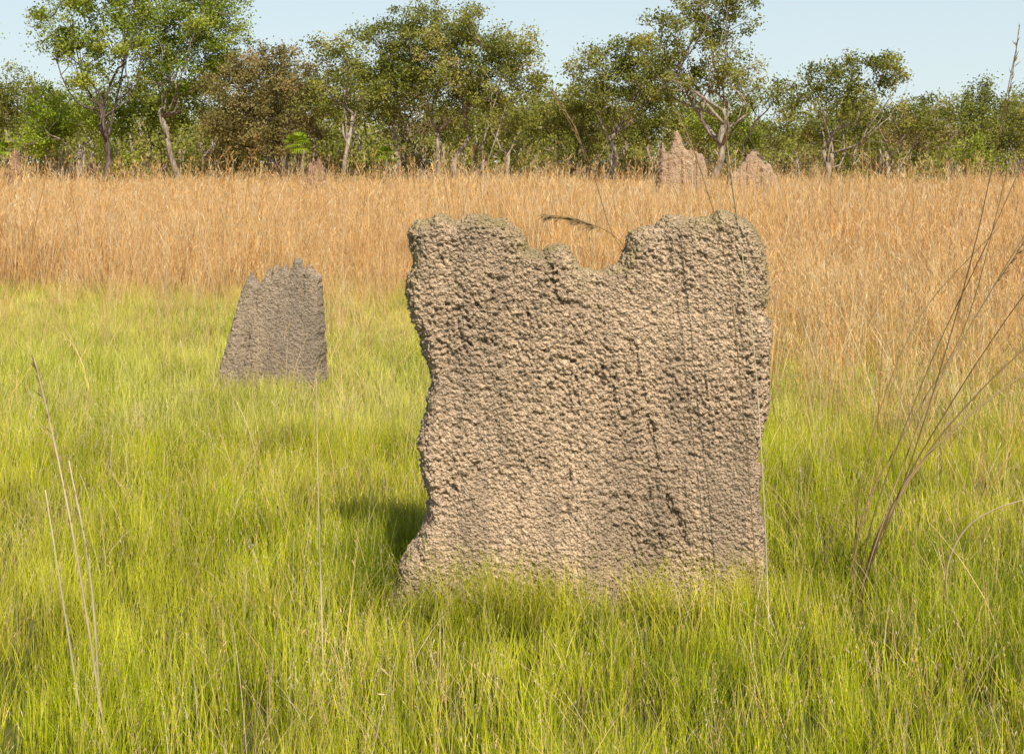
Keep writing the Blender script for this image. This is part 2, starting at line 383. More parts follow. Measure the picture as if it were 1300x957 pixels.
# ------------------------------------------------------------ grass
def blades(name, n, S, h0, h1, w, lean, bend, mat, segs=3, seeds=0, seedlen=.045, tint=(0, 1), rs=1, droop=.25, wpow=1.6, clump=0., cf=9., seedup=1.2, thin=.36):
    """square patch of side S"""
    g = np.random.default_rng(rs)
    root = np.stack([g.uniform(-S/2, S/2, n), g.uniform(-S/2, S/2, n), np.full(n, -.02)], 1)
    h = h0+(h1-h0)*g.beta(2, 2.4, n)
    if clump:
        cn = fbm(root+np.array([rs*3.1, 0, 0]), cf, rs, 2)
        h *= 1+clump*(cn-.5)*2
        keep = (cn+g.normal(0, .12, n)) > thin; root, h = root[keep], h[keep]; n = len(h)
    az = g.uniform(0, 2*np.pi, n); dr = np.stack([np.cos(az), np.sin(az), np.zeros(n)], 1)
    le = np.abs(g.normal(0, lean, n)); be = np.abs(g.normal(0, bend, n))
    fa = g.uniform(0, np.pi, n); sd = np.stack([np.cos(fa), np.sin(fa), np.zeros(n)], 1)
    ww = w*g.uniform(.6, 1.3, n); tn = g.uniform(*tint, n)
    def P(t):
        q = root+dr*((le*t+be*t*t)*h)[:, None]
        q[:, 2] += h*t*(1-droop*be*t-.3*le*t)
        return q
    V = []; hg = []; tt = []
    for s in range(segs+1):
        t = np.full(n, s/segs); c = P(t)
        wd = ww*np.maximum(1-(s/segs)**wpow, .12)
        V += [c-sd*wd[:, None]/2, c+sd*wd[:, None]/2]; hg += [t, t]; tt += [tn, tn]
    V = np.concatenate(V); hg = np.concatenate(hg); tt = np.concatenate(tt)
    F = []; ar = np.arange(n)
    for s in range(segs):
        b = s*2*n
        F.append(np.stack([b+ar, b+n+ar, b+3*n+ar, b+2*n+ar], 1))
    F = np.concatenate(F)
    if seeds:
        sel = np.repeat(np.arange(n), seeds); m = len(sel)
        tv = g.uniform(.76, 1.0, m)
        q = root[sel]+dr[sel]*((le[sel]*tv+be[sel]*tv*tv)*h[sel])[:, None]; q[:, 2] += h[sel]*tv*(1-droop*be[sel]*tv-.3*le[sel]*tv)
        dv = g.normal(0, 1, (m, 3)); dv[:, 2] = np.abs(dv[:, 2])*.6+seedup; dv /= np.linalg.norm(dv, axis=1)[:, None]
        L = seedlen*g.uniform(.5, 1.3, m)
        sdv = np.cross(dv, g.normal(0, 1, (m, 3))); sdv /= np.linalg.norm(sdv, axis=1)[:, None]
        e = q+dv*L[:, None]; mid = q+dv*L[:, None]*.6; wv = sdv*(w*.8)
        b = len(V)
        V = np.concatenate([V, q, mid-wv/1.5, e, mid+wv/1.5]); hg = np.concatenate([hg]+[np.ones(m)]*4)
        ts = np.clip(tn[sel]*.8+g.uniform(0, .3, m), 0, 1); tt = np.concatenate([tt]+[ts]*4)
        am = np.arange(m); F = np.concatenate([F, np.stack([b+am, b+m+am, b+2*m+am, b+3*m+am], 1)])
    return mesh_from(name, V, F, False, {'tint': tt, 'hgt': hg}, mat)

def scatter(name, variants, P, sc, label, category, quarter=False):
    n = len(P); pts = p3(P)
    rz = rng.integers(0, 4, n)*math.pi/2 if quarter else rng.uniform(0, 6.28, n)
    idx = rng.integers(0, len(variants), n)
    colx = bpy.data.collections.new(name+'_tufts')
    for i, me in enumerate(variants):
        o = bpy.data.objects.new('%s_tuft_%02d' % (name, i), me); colx.objects.link(o)
    me = bpy.data.meshes.new(name+'_points'); me.vertices.add(n); me.vertices.foreach_set('co', np.asarray(pts, np.float32).ravel())
    for nm, ty, v in (('rz', 'FLOAT', rz), ('vi', 'INT', idx)):
        at = me.attributes.new(nm, ty, 'POINT'); at.data.foreach_set('value', np.asarray(v, np.float32 if ty == 'FLOAT' else np.int32))
    at = me.attributes.new('sc', 'FLOAT_VECTOR', 'POINT')
    sv = np.stack([np.ones(n), np.ones(n), sc], 1) if quarter else np.stack([sc]*3, 1)
    at.data.foreach_set('vector', sv.astype(np.float32).ravel())
    me.update()
    ob = add_obj(name, me, label=label, category=category, kind='stuff')
    ng = bpy.data.node_groups.new(name+'_scatter', 'GeometryNodeTree')
    ng.interface.new_socket('Geometry', in_out='INPUT', socket_type='NodeSocketGeometry')
    ng.interface.new_socket('Geometry', in_out='OUTPUT', socket_type='NodeSocketGeometry')
    gi = ng.nodes.new('NodeGroupInput'); go = ng.nodes.new('NodeGroupOutput')
    ci = ng.nodes.new('GeometryNodeCollectionInfo'); ci.inputs[0].default_value = colx; ci.inputs['Separate Children'].default_value = True; ci.inputs['Reset Children'].default_value = True
    ip = ng.nodes.new('GeometryNodeInstanceOnPoints'); ip.inputs['Pick Instance'].default_value = True
    def na(nm, ty):
        q = ng.nodes.new('GeometryNodeInputNamedAttribute'); q.data_type = ty; q.inputs[0].default_value = nm; return q.outputs[0]
    cx = ng.nodes.new('ShaderNodeCombineXYZ'); ng.links.new(na('rz', 'FLOAT'), cx.inputs[2])
    er = ng.nodes.new('FunctionNodeEulerToRotation'); ng.links.new(cx.outputs[0], er.inputs[0])
    ng.links.new(gi.outputs[0], ip.inputs['Points']); ng.links.new(ci.outputs[0], ip.inputs['Instance'])
    ng.links.new(na('vi', 'INT'), ip.inputs['Instance Index']); ng.links.new(er.outputs[0], ip.inputs['Rotation']); ng.links.new(na('sc', 'FLOAT_VECTOR'), ip.inputs['Scale'])
    ng.links.new(ip.outputs[0], go.inputs[0])
    md = ob.modifiers.new('scatter', 'NODES'); md.node_group = ng
    return ob

def strip_points(d0, d1, step, margin=2.0, k=.37, jit=.5):
    ys = np.arange(d0, d1, step); P = []
    for y in ys:
        hw = k*y+margin
        xs = np.arange(-hw, hw, step); P.append(np.stack([xs, np.full(len(xs), y)], 1))
    P = np.concatenate(P); return P+rng.uniform(-jit, jit, P.shape)*step
def p3(P): return np.concatenate([P, np.zeros((len(P), 1))], 1)
def gold_start(P):
    x = P[:, 0]
    t = np.clip((x+.5)/2.8, 0, 1); t = t*t*(3-2*t)
    return 14.8*(1-t)+10.4*t+(fbm(p3(P), .5, 15, 3)-.5)*6.0
def front_clear(P):
    a = np.exp(-((P[:, 0]-MAIN_X)/.8)**4-((P[:, 1]-4.95)/.24)**2)
    return 1-a*(.40+.28*np.clip(-(P[:, 0]-.1)/.3, 0, 1))
def off_mound(P, m=.0):
    return ~((np.abs(P[:, 0]-MAIN_X) < .72) & (P[:, 1] > 5.02-m) & (P[:, 1] < 5.5))

SP = .34
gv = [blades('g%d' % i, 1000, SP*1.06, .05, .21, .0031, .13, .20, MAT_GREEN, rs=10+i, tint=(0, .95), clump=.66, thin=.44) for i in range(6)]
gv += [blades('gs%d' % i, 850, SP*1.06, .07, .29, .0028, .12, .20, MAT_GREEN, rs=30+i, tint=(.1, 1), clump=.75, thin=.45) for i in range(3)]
P = strip_points(2.4, 8.2, SP, 1.6, jit=.03)
hn = fbm(p3(P), 1.1, 5, 3)
scatter('meadow_grass', gv, P, (.50+hn*.9)*front_clear(P), 'short fine yellow green meadow grass around the mounds', 'grass', quarter=True)

gt = [blades('gt%d' % i, 50, .14, .16, .42, .0032, .2, .34, MAT_GREEN, segs=4, rs=150+i, tint=(0, 1)) for i in range(6)]
P = strip_points(2.6, 10, .30, 1.6)
w_ = np.clip((fbm(p3(P), .9, 61, 3)-.42)*4, .04, .45)
P = P[rng.uniform(0, 1, len(P)) < w_]; P = P[off_mound(P, .3)]
Q = np.stack([rng.uniform(-.35, 1.0, 44), rng.uniform(4.86, 5.04, 44)], 1)
P = np.concatenate([P, Q])
scatter('tufted_grass', gt, P, rng.uniform(.4, .95, len(P)), 'loose taller green grass tufts in the meadow', 'grass')
gd = [blades('gd%d' % i, 90, .16, .16, .45, .0034, .22, .40, MAT_DARKG, segs=4, rs=170+i, tint=(0, 1)) for i in range(5)]
Q = np.concatenate([np.stack([rng.normal(-.48, .10, 34), rng.normal(5.35, .18, 34)], 1), np.stack([rng.normal(1.85, .28, 70), rng.normal(4.8, .42, 70)], 1),
                    np.stack([rng.normal(3.0, .35, 20), rng.normal(8.6, .25, 20)], 1), np.stack([rng.normal(.45, .5, 12), rng.normal(4.5, .25, 12)], 1)])
Q = Q[off_mound(Q, .1)]
scatter('tufted_grass', gd, Q, rng.uniform(.4, .85, len(Q)), 'darker green grass tufts beside the large mound', 'grass')

SF = .55
gf = [blades('gf%d' % i, 1250, SF*1.05, .07, .25, .0046, .15, .24, MAT_PALE, rs=50+i, tint=(.0, 1), clump=.5, cf=6) for i in range(6)]
P = strip_points(8.2, 19, SF, 2.5, jit=.03); P = P[P[:, 1] < gold_start(P)+3.0]
hn = fbm(p3(P), .8, 6, 3)
scatter('meadow_grass', gf, P, (.5+hn*.9), 'pale green feathery meadow grass before the golden grass', 'grass', quarter=True)

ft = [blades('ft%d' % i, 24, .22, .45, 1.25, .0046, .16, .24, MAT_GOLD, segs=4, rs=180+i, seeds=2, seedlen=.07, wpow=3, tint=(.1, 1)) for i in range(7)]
P = strip_points(6.5, 21, .24, 3.5); st = gold_start(P)-3.2*np.clip((P[:, 0]-.9)/1.0, 0, 1)
t = np.clip((P[:, 1]-st+4.2)/7.0, 0, 1)
k_ = rng.uniform(0, 1, len(P)) < t**2*.95; P, t = P[k_], t[k_]
scatter('tall_golden_grass', ft, P, (.36+.64*t)*rng.uniform(.7, 1.15, len(P)), 'loose fringe of dry golden spear grass', 'grass')
SG = .85
gg = [blades('gg%d' % i, 500, SG*1.1, .50, 1.34, .0066, .12, .16, MAT_GOLD, segs=4, rs=80+i, seeds=1, seedlen=.13, wpow=3, clump=.6, cf=3.0, seedup=3) for i in range(7)]
P = strip_points(10, 30, SG, 4, jit=.08)
P = P[P[:, 1] > gold_start(P)+2.2]; hn = fbm(p3(P), .35, 16, 3)
scatter('tall_golden_grass', gg, P, .42+hn*.88, 'tall dry golden orange spear grass in a dense band', 'grass', quarter=True)
SH = 1.6
gh = [blades('gh%d' % i, 500, SH*1.1, .5, 1.4, .013, .10, .13, MAT_GOLD, segs=3, rs=90+i, seeds=1, seedlen=.2, wpow=3, clump=.6, cf=1.6, seedup=3) for i in range(6)]
P = strip_points(29.5, 72, SH, 6, jit=.08); hn = fbm(p3(P), .2, 17, 3)
scatter('tall_golden_grass', gh, P, .26+hn*.72, 'tall dry golden grass reaching back to the tree line', 'grass', quarter=True)
wt = [blades('wt%d' % i, 13, .6, 1.1, 2.15, .0085, .10, .18, MAT_GOLD, segs=6, rs=220+i, seeds=6, seedlen=.10, wpow=4, tint=(0, 1)) for i in range(8)]
P = strip_points(13, 34, .75, 5); P = P[(rng.uniform(0, 1, len(P)) < np.clip((fbm(p3(P), .3, 71, 2)-.38)*3.5, .12, .9)) & (P[:, 1] > gold_start(P)+1)]
scatter('tall_golden_grass', wt, P, rng.uniform(.58, 1.05, len(P)), 'wispy taller golden seed stalks above the dry grass', 'grass')
wu = [blades('wu%d' % i, 13, 1.4, 1.0, 2.5, .015, .09, .16, MAT_GOLD, segs=5, rs=260+i, seeds=6, seedlen=.15, wpow=4, tint=(0, 1)) for i in range(8)]
P = strip_points(34, 56, 1.7, 5); P = P[(rng.uniform(0, 1, len(P)) < np.clip((fbm(p3(P), .2, 73, 2)-.4)*4, .08, .8))]
scatter('tall_golden_grass', wu, P, rng.uniform(.5, .95, len(P)), 'tall golden seed stalks standing before the trees', 'grass')
gs_ = [blades('gx%d' % i, 7, .5, .30, .8, .0034, .28, .4, MAT_GOLD, segs=5, rs=120+i, seeds=3, seedlen=.03, wpow=3, tint=(.4, 1)) for i in range(6)]
P = strip_points(3, 16, .33, 2); w = np.clip((P[:, 1]-6)/8, .0, 1)*.6+np.clip((P[:, 0]-.9)/1.2, 0, 1)*.6+.08
P = P[(rng.uniform(0, 1, len(P)) < w)]; P = P[~((np.abs(P[:, 0]-.3) < 1.1) & (P[:, 1] < 5.7) & (P[:, 1] > 4.2))]
scatter('dry_grass_stalks', gs_, P, rng.uniform(.55, 1.1, len(P)), 'scattered thin dry straw stalks among the green grass', 'grass')
fine_ = [blades('gy%d' % i, 28, .4, .12, .36, .0021, .25, .3, MAT_GOLD, segs=4, rs=320+i, seeds=3, seedlen=.016, wpow=3, tint=(.4, 1)) for i in range(6)]
P = strip_points(2.6, 9.5, .27, 1.6); P = P[rng.uniform(0, 1, len(P)) < .8]; P = P[off_mound(P, .1)]
scatter('seeding_grass', fine_, P, rng.uniform(.6, 1.1, len(P)), 'very fine pale seed stalks standing above the green grass', 'grass')

# ------------------------------------------------------------ stems (individual)
def smooth(pts, k=8):
    P = [Vector(p) for p in pts]; P = [P[0]*2-P[1]]+P+[P[-1]*2-P[-2]]; out = []
    for i in range(1, len(P)-2):
        for s in range(k):
            t = s/k; a, b, c, d = P[i-1:i+3]
            out.append(.5*((2*b)+(-a+c)*t+(2*a-5*b+4*c-d)*t*t+(-a+3*b-3*c+d)*t**3))
    out.append(P[-2]); return out
def tube(V, F, pts, radii, sides=5):
    b = len(V); n = len(pts); pr = Vector((0.3, 1, .1))
    for i, p in enumerate(pts):
        d = (pts[min(i+1, n-1)]-pts[max(i-1, 0)])
        if d.length < 1e-9: d = Vector((0, 0, 1))
        d.normalize(); u = d.cross(pr)
        if u.length < .05: u = d.cross(Vector((1, 0, 0)))
        u.normalize(); v = d.cross(u)
        for s in range(sides):
            a = 2*math.pi*s/sides; V.append(p+(u*math.cos(a)+v*math.sin(a))*radii[i])
    for i in range(n-1):
        for s in range(sides):
            s2 = (s+1) % sides
            F.append((b+i*sides+s, b+i*sides+s2, b+(i+1)*sides+s2, b+(i+1)*sides+s))
    F.append(tuple(b+s for s in range(sides))[::-1]); F.append(tuple(b+(n-1)*sides+s for s in range(sides)))
def stems_object(name, stems, label, category, mat, heads=(), group=None, seed=0):
    r = random.Random(seed); V, F, T = [], [], []
    base = Vector(stems[0][0][0])
    for (pts, r0, r1) in stems:
        sp = smooth([Vector(p)-base for p in pts]); n = len(sp); b = len(V)
        tube(V, F, sp, [r0+(r1-r0)*i/(n-1) for i in range(n)], 5)
        T += [r.random()]*(len(V)-b)
    me = mesh_from('stem', [tuple(v) for v in V], F, True, {'tint': T, 'hgt': np.full(len(V), .6)}, mat)
    if not heads:
        return add_obj(name, me, label=label, category=category, loc=base, group=group)
    e = add_obj(name, None, label=label, category=category, loc=base, group=group); e.empty_display_size = .1
    add_obj('stem', me, parent=e)
    for pts, L, dens, hang in heads:
        sp = smooth([Vector(p)-base for p in pts], 12); V, F = [], []
        tube(V, F, sp, [.0013]*len(sp), 4)
        for p_i in range(int(len(sp)*dens)):
            i = r.randrange(len(sp)-1); p = sp[i]; d = (sp[i+1]-sp[i]).normalized()
            q = (d*1.2+Vector((r.gauss(0, .4), r.gauss(0, .4), r.gauss(0, .35)-hang))).normalized()
            s = q.cross(Vector((r.gauss(0, 1), r.gauss(0, 1), r.gauss(0, 1)))).normalized()*.0022
            l = L*r.uniform(.6, 1.2); b = len(V)
            V += [p, p+q*l*.4+s, p+q*l, p+q*l*.4-s]; F.append((b, b+1, b+2, b+3))
        me2 = mesh_from('seed_head', [tuple(v) for v in V], F, False, {'tint': [r.random()*.8 for _ in V], 'hgt': np.full(len(V), .8)}, MAT_BROWNSTEM)
        add_obj('seed_head', me2, parent=e)
    return e

stems_object('cane_grass', [
    ([(1.255, 5.2, 0), (1.42, 5.15, .44), (1.64, 5.1, 1.22), (1.78, 5.0, 2.03)], .0036, .0014),
    ([(1.265, 5.2, 0), (1.35, 5.2, .28), (1.54, 5.2, .75), (1.74, 5.15, 1.14), (1.89, 5.1, 1.42)], .0040, .0018),
    ([(1.275, 5.2, 0), (1.31, 5.2, .16), (1.47, 5.2, .46), (1.67, 5.2, .67), (1.95, 5.2, .88)], .0050, .0030),
    ([(1.285, 5.22, 0), (1.34, 5.2, .22), (1.51, 5.2, .52), (1.73, 5.2, .78), (1.98, 5.2, 1.01)], .0042, .0022),
    ([(1.245, 5.2, 0), (1.29, 5.2, .33), (1.49, 5.2, .70), (1.65, 5.15, 1.03), (1.79, 5.1, 1.62)], .0036, .0015),
    ([(1.255, 5.22, 0), (1.28, 5.25, .35), (1.38, 5.3, .7), (1.54, 5.3, 1.05), (1.82, 5.3, 1.36)], .0032, .0015),
    ([(1.24, 5.2, 0), (1.26, 5.2, .2), (1.33, 5.2, .42), (1.38, 5.2, .7)], .0030, .0014),
    ([(1.26, 5.18, 0), (1.36, 5.18, .3), (1.50, 5.18, .52), (1.62, 5.18, .62)], .0030, .0014),
    ([(1.25, 5.19, 0), (1.33, 5.17, .36), (1.52, 5.15, .88), (1.70, 5.1, 1.30), (1.86, 5.1, 1.66)], .0030, .0013),
    ([(1.27, 5.19, 0), (1.38, 5.17, .34), (1.60, 5.15, .74), (1.82, 5.1, 1.10), (1.99, 5.1, 1.30)], .0032, .0014),
], 'clump of long bent brown grass canes beside the large mound', 'grass', MAT_BROWNSTEM,
    heads=[([(1.74, 5.05, 1.7), (1.765, 5.02, 1.9), (1.785, 5.0, 2.08)], .03, 1.4, .1), ([(1.74, 5.15, 1.14), (1.83, 5.12, 1.29), (1.91, 5.1, 1.46)], .035, 1.5, .2)], seed=1)
stems_object('spear_grass', [([(.865, 4.78, 0), (.845, 4.78, .5), (.815, 4.80, .98), (.765, 4.84, 1.42), (.73, 4.86, 1.70)], .0026, .0013)],
    'tall thin brown spear grass against the large mound', 'grass', MAT_STRAW, heads=[([(.77, 4.84, 1.38), (.745, 4.85, 1.55), (.725, 4.86, 1.76)], .03, 1.0, .0)], seed=2)
stems_object('spear_grass', [([(.83, 4.76, 0), (.80, 4.81, .55), (.74, 4.86, 1.2), (.66, 4.93, 1.55), (.58, 5.0, 1.78)], .0020, .0011)],
    'thin dry spear grass rising before the large mound', 'grass', MAT_BROWNSTEM, heads=[([(.69, 4.92, 1.45), (.63, 4.96, 1.65), (.565, 5.0, 1.8)], .028, .9, .1)], seed=3)
stems_object('spear_grass', [([(.60, 5.75, 0), (.56, 5.73, .7), (.46, 5.7, 1.18), (.39, 5.7, 1.34), (.30, 5.7, 1.62), (.17, 5.7, 1.86)], .0024, .0012),
                            ([(.46, 5.7, 1.18), (.44, 5.68, 1.27), (.33, 5.65, 1.345), (.13, 5.6, 1.385)], .0018, .0012)],
    'arching spear grass with drooping brown seed heads behind the mound', 'grass', MAT_BROWNSTEM,
    heads=[([(.34, 5.65, 1.34), (.24, 5.63, 1.375), (.12, 5.6, 1.39)], .06, 4.5, .5), ([(.30, 5.7, 1.60), (.25, 5.7, 1.74), (.16, 5.7, 1.88)], .035, 1.8, .0)], seed=4)
stems_object('cane_grass', [([(-1.10, 3.9, 0), (-1.13, 3.9, .12), (-1.19, 3.9, .50), (-1.255, 3.9, .83), (-1.31, 3.9, 1.06)], .0042, .0022),
                             ([(-1.13, 3.92, 0), (-1.155, 3.9, .45), (-1.215, 3.9, .78)], .0040, .0020),
                             ([(-1.17, 3.9, 0), (-1.24, 3.9, .45), (-1.28, 3.9, .70)], .0034, .0017)],
    'cluster of pale straw canes with brown sheaths in green grass', 'grass', MAT_STRAW,
    heads=[([(-1.21, 3.9, .6), (-1.255, 3.9, .83), (-1.315, 3.9, 1.07)], .035, 1.8, -.1), ([(-1.16, 3.9, .5), (-1.19, 3.9, .66), (-1.22, 3.9, .80)], .03, 1.4, 0)], seed=5)
stems_object('spear_grass', [([(-.555, 4.2, 0), (-.563, 4.2, .3), (-.572, 4.2, .6), (-.578, 4.2, .96)], .0028, .0015)],
    'single thin upright straw stalk in green grass', 'grass', MAT_STRAW, seed=6)
stems_object('spear_grass', [([(-.70, 4.1, 0), (-.69, 4.1, .15), (-.665, 4.1, .36)], .0024, .0012)], 'short thin straw stalk in green grass', 'grass', MAT_STRAW, seed=7)
stems_object('dry_grass', [([(1.50, 4.9, 0), (1.50, 4.9, .20), (1.56, 4.9, .33), (1.66, 4.9, .40), (1.78, 4.9, .44)], .0050, .0022)], 'pale bent dry grass leaf arching over green grass', 'grass', MAT_STRAW, seed=8)
stems_object('dry_grass', [([(.27, 4.75, 0), (.22, 4.76, .16), (.19, 4.78, .33)], .0024, .0012), ([(.29, 4.75, 0), (.30, 4.76, .18), (.27, 4.78, .40)], .0022, .0012), ([(.30, 4.72, 0), (.36, 4.74, .2), (.38, 4.78, .36)], .0020, .0010)], 'few short straw stalks at the foot of the mound', 'grass', MAT_STRAW, seed=9)

# ------------------------------------------------------------ trees
def leaves_mesh(name, C, rad, per, size, mat, g, flat=.75, asp=.55):
    C = np.asarray(C); n = len(C)*per
    c = np.repeat(C, per, 0); rr = np.repeat(rad, per)
    o = g.normal(0, .5, (n, 3)); o[:, 2] *= flat
    p = c+o*rr[:, None]
    d = g.normal(0, 1, (n, 3)); d /= np.linalg.norm(d, axis=1)[:, None]
    s = np.cross(d, g.normal(0, 1, (n, 3))); s /= np.linalg.norm(s, axis=1)[:, None]
    L = (size*g.uniform(.6, 1.3, n))[:, None]
    V = np.concatenate([p-d*L/2, p+s*L*asp/2, p+d*L/2, p-s*L*asp/2])
    a = np.arange(n); F = np.stack([a, a+n, a+2*n, a+3*n], 1)
    ct = np.repeat(g.uniform(.15, .95, len(C)), per)
    t = np.clip(ct*.75+g.uniform(0, .22, n), 0, 1)
    return mesh_from(name, V, F, False, {'tint': np.tile(t, 4)}, mat)

def bend_line(a, b, g, amp, k=5):
    out = []
    off = Vector(g.normal(0, amp, 3)); off2 = Vector(g.normal(0, amp*.6, 3))
    L = (b-a).length
    for i in range(k+1):
        t = i/k; p = a.lerp(b, t)
        p = p+off*L*math.sin(math.pi*t)+off2*L*math.sin(2.5*math.pi*t)*(1 if 0 < i < k else 0)
        out.append(p)
    return out
def make_tree(kind, label, D, x, ell, leaf, bark, seed, r0=.11, fork=.35, dens=1.8, leafsize=.125, per=115, nst=1, cat='tree', group=None, crad=(.28, .6)):
    g = np.random.default_rng(seed); k = D/60.
    base = Vector((x*k, D, 0)); V, F = [], []
    E = [((cx*k-base.x), (z-1.6)*k+1.6, rx*k, rz*k) for cx, z, rx, rz in ell]
    Hm = max(e[1] for e in E); limbs = []
    for s in range(nst):
        o = Vector((g.normal(0, .12)*(s > 0)*2, g.normal(0, .3)*(s > 0), -.1))
        top = Vector((o.x+g.normal(0, .35), g.normal(0, .2), Hm*fork*g.uniform(.85, 1.15)))
        tp = bend_line(o, top, g, .06, 7); rr = r0/(nst**.4)
        tube(V, F, tp, [rr*(1.25-.35*i/7) if i else rr*1.5 for i in range(8)], 7)
        limbs.append((tp, rr*.85, top))
    samples = []
    for i, (ex, ez, rx, rz) in enumerate(E):
        tp, rr, top = limbs[i % nst]
        st = top if g.random() < .7 else tp[5]
        tgt = Vector((ex, g.normal(0, rx*.35), ez+rz*.3))
        lp = bend_line(st, tgt, g, .10, 8); lr = rr*g.uniform(.45, .7)
        tube(V, F, lp, [lr*(1-.8*j/8) for j in range(9)], 6)
        samples += [(p, lr*(1-.8*j/8)) for j, p in enumerate(lp) if j > 2]
        for m in range(3):
            q = lp[3+m]; a = g.uniform(0, 6.28)
            t2 = Vector((ex+math.cos(a)*rx*.75, tgt.y+math.sin(a)*rx*.75, ez+g.uniform(-.3, .8)*rz))
            l2 = bend_line(q, t2, g, .1, 5); tube(V, F, l2, [lr*.45*(1-.8*j/5) for j in range(6)], 5)
            samples += [(p, lr*.4*(1-.8*j/5)) for j, p in enumerate(l2) if j > 1]
    C = []; R = []
    for (ex, ez, rx, rz) in E:
        n = max(6, int(dens*5.4*rx*rx*rz+4))
        for _ in range(n):
            u = Vector(g.normal(0, 1, 3)).normalized()*g.uniform(.1, 1.45)**.5
            c = Vector((ex+u.x*rx, u.y*rx, ez+u.z*rz)); C.append(c); R.append(g.uniform(*crad)*k)
            q = min(samples, key=lambda s: (s[0]-c).length+max(0, s[0].z-c.z))
            l2 = bend_line(q[0], c, g, .08, 3); tube(V, F, l2, [max(.014, q[1]*.5), .016, .012, .007], 4)
    e = add_obj(kind, None, label=label, category=cat, loc=base, group=group)
    add_obj('trunk', mesh_from('trunk', [tuple(v) for v in V], F, True, mat=bark), parent=e)
    add_obj('crown', leaves_mesh('crown', np.array([tuple(c) for c in C]), np.array(R), per, leafsize, leaf, g), parent=e)
    return e

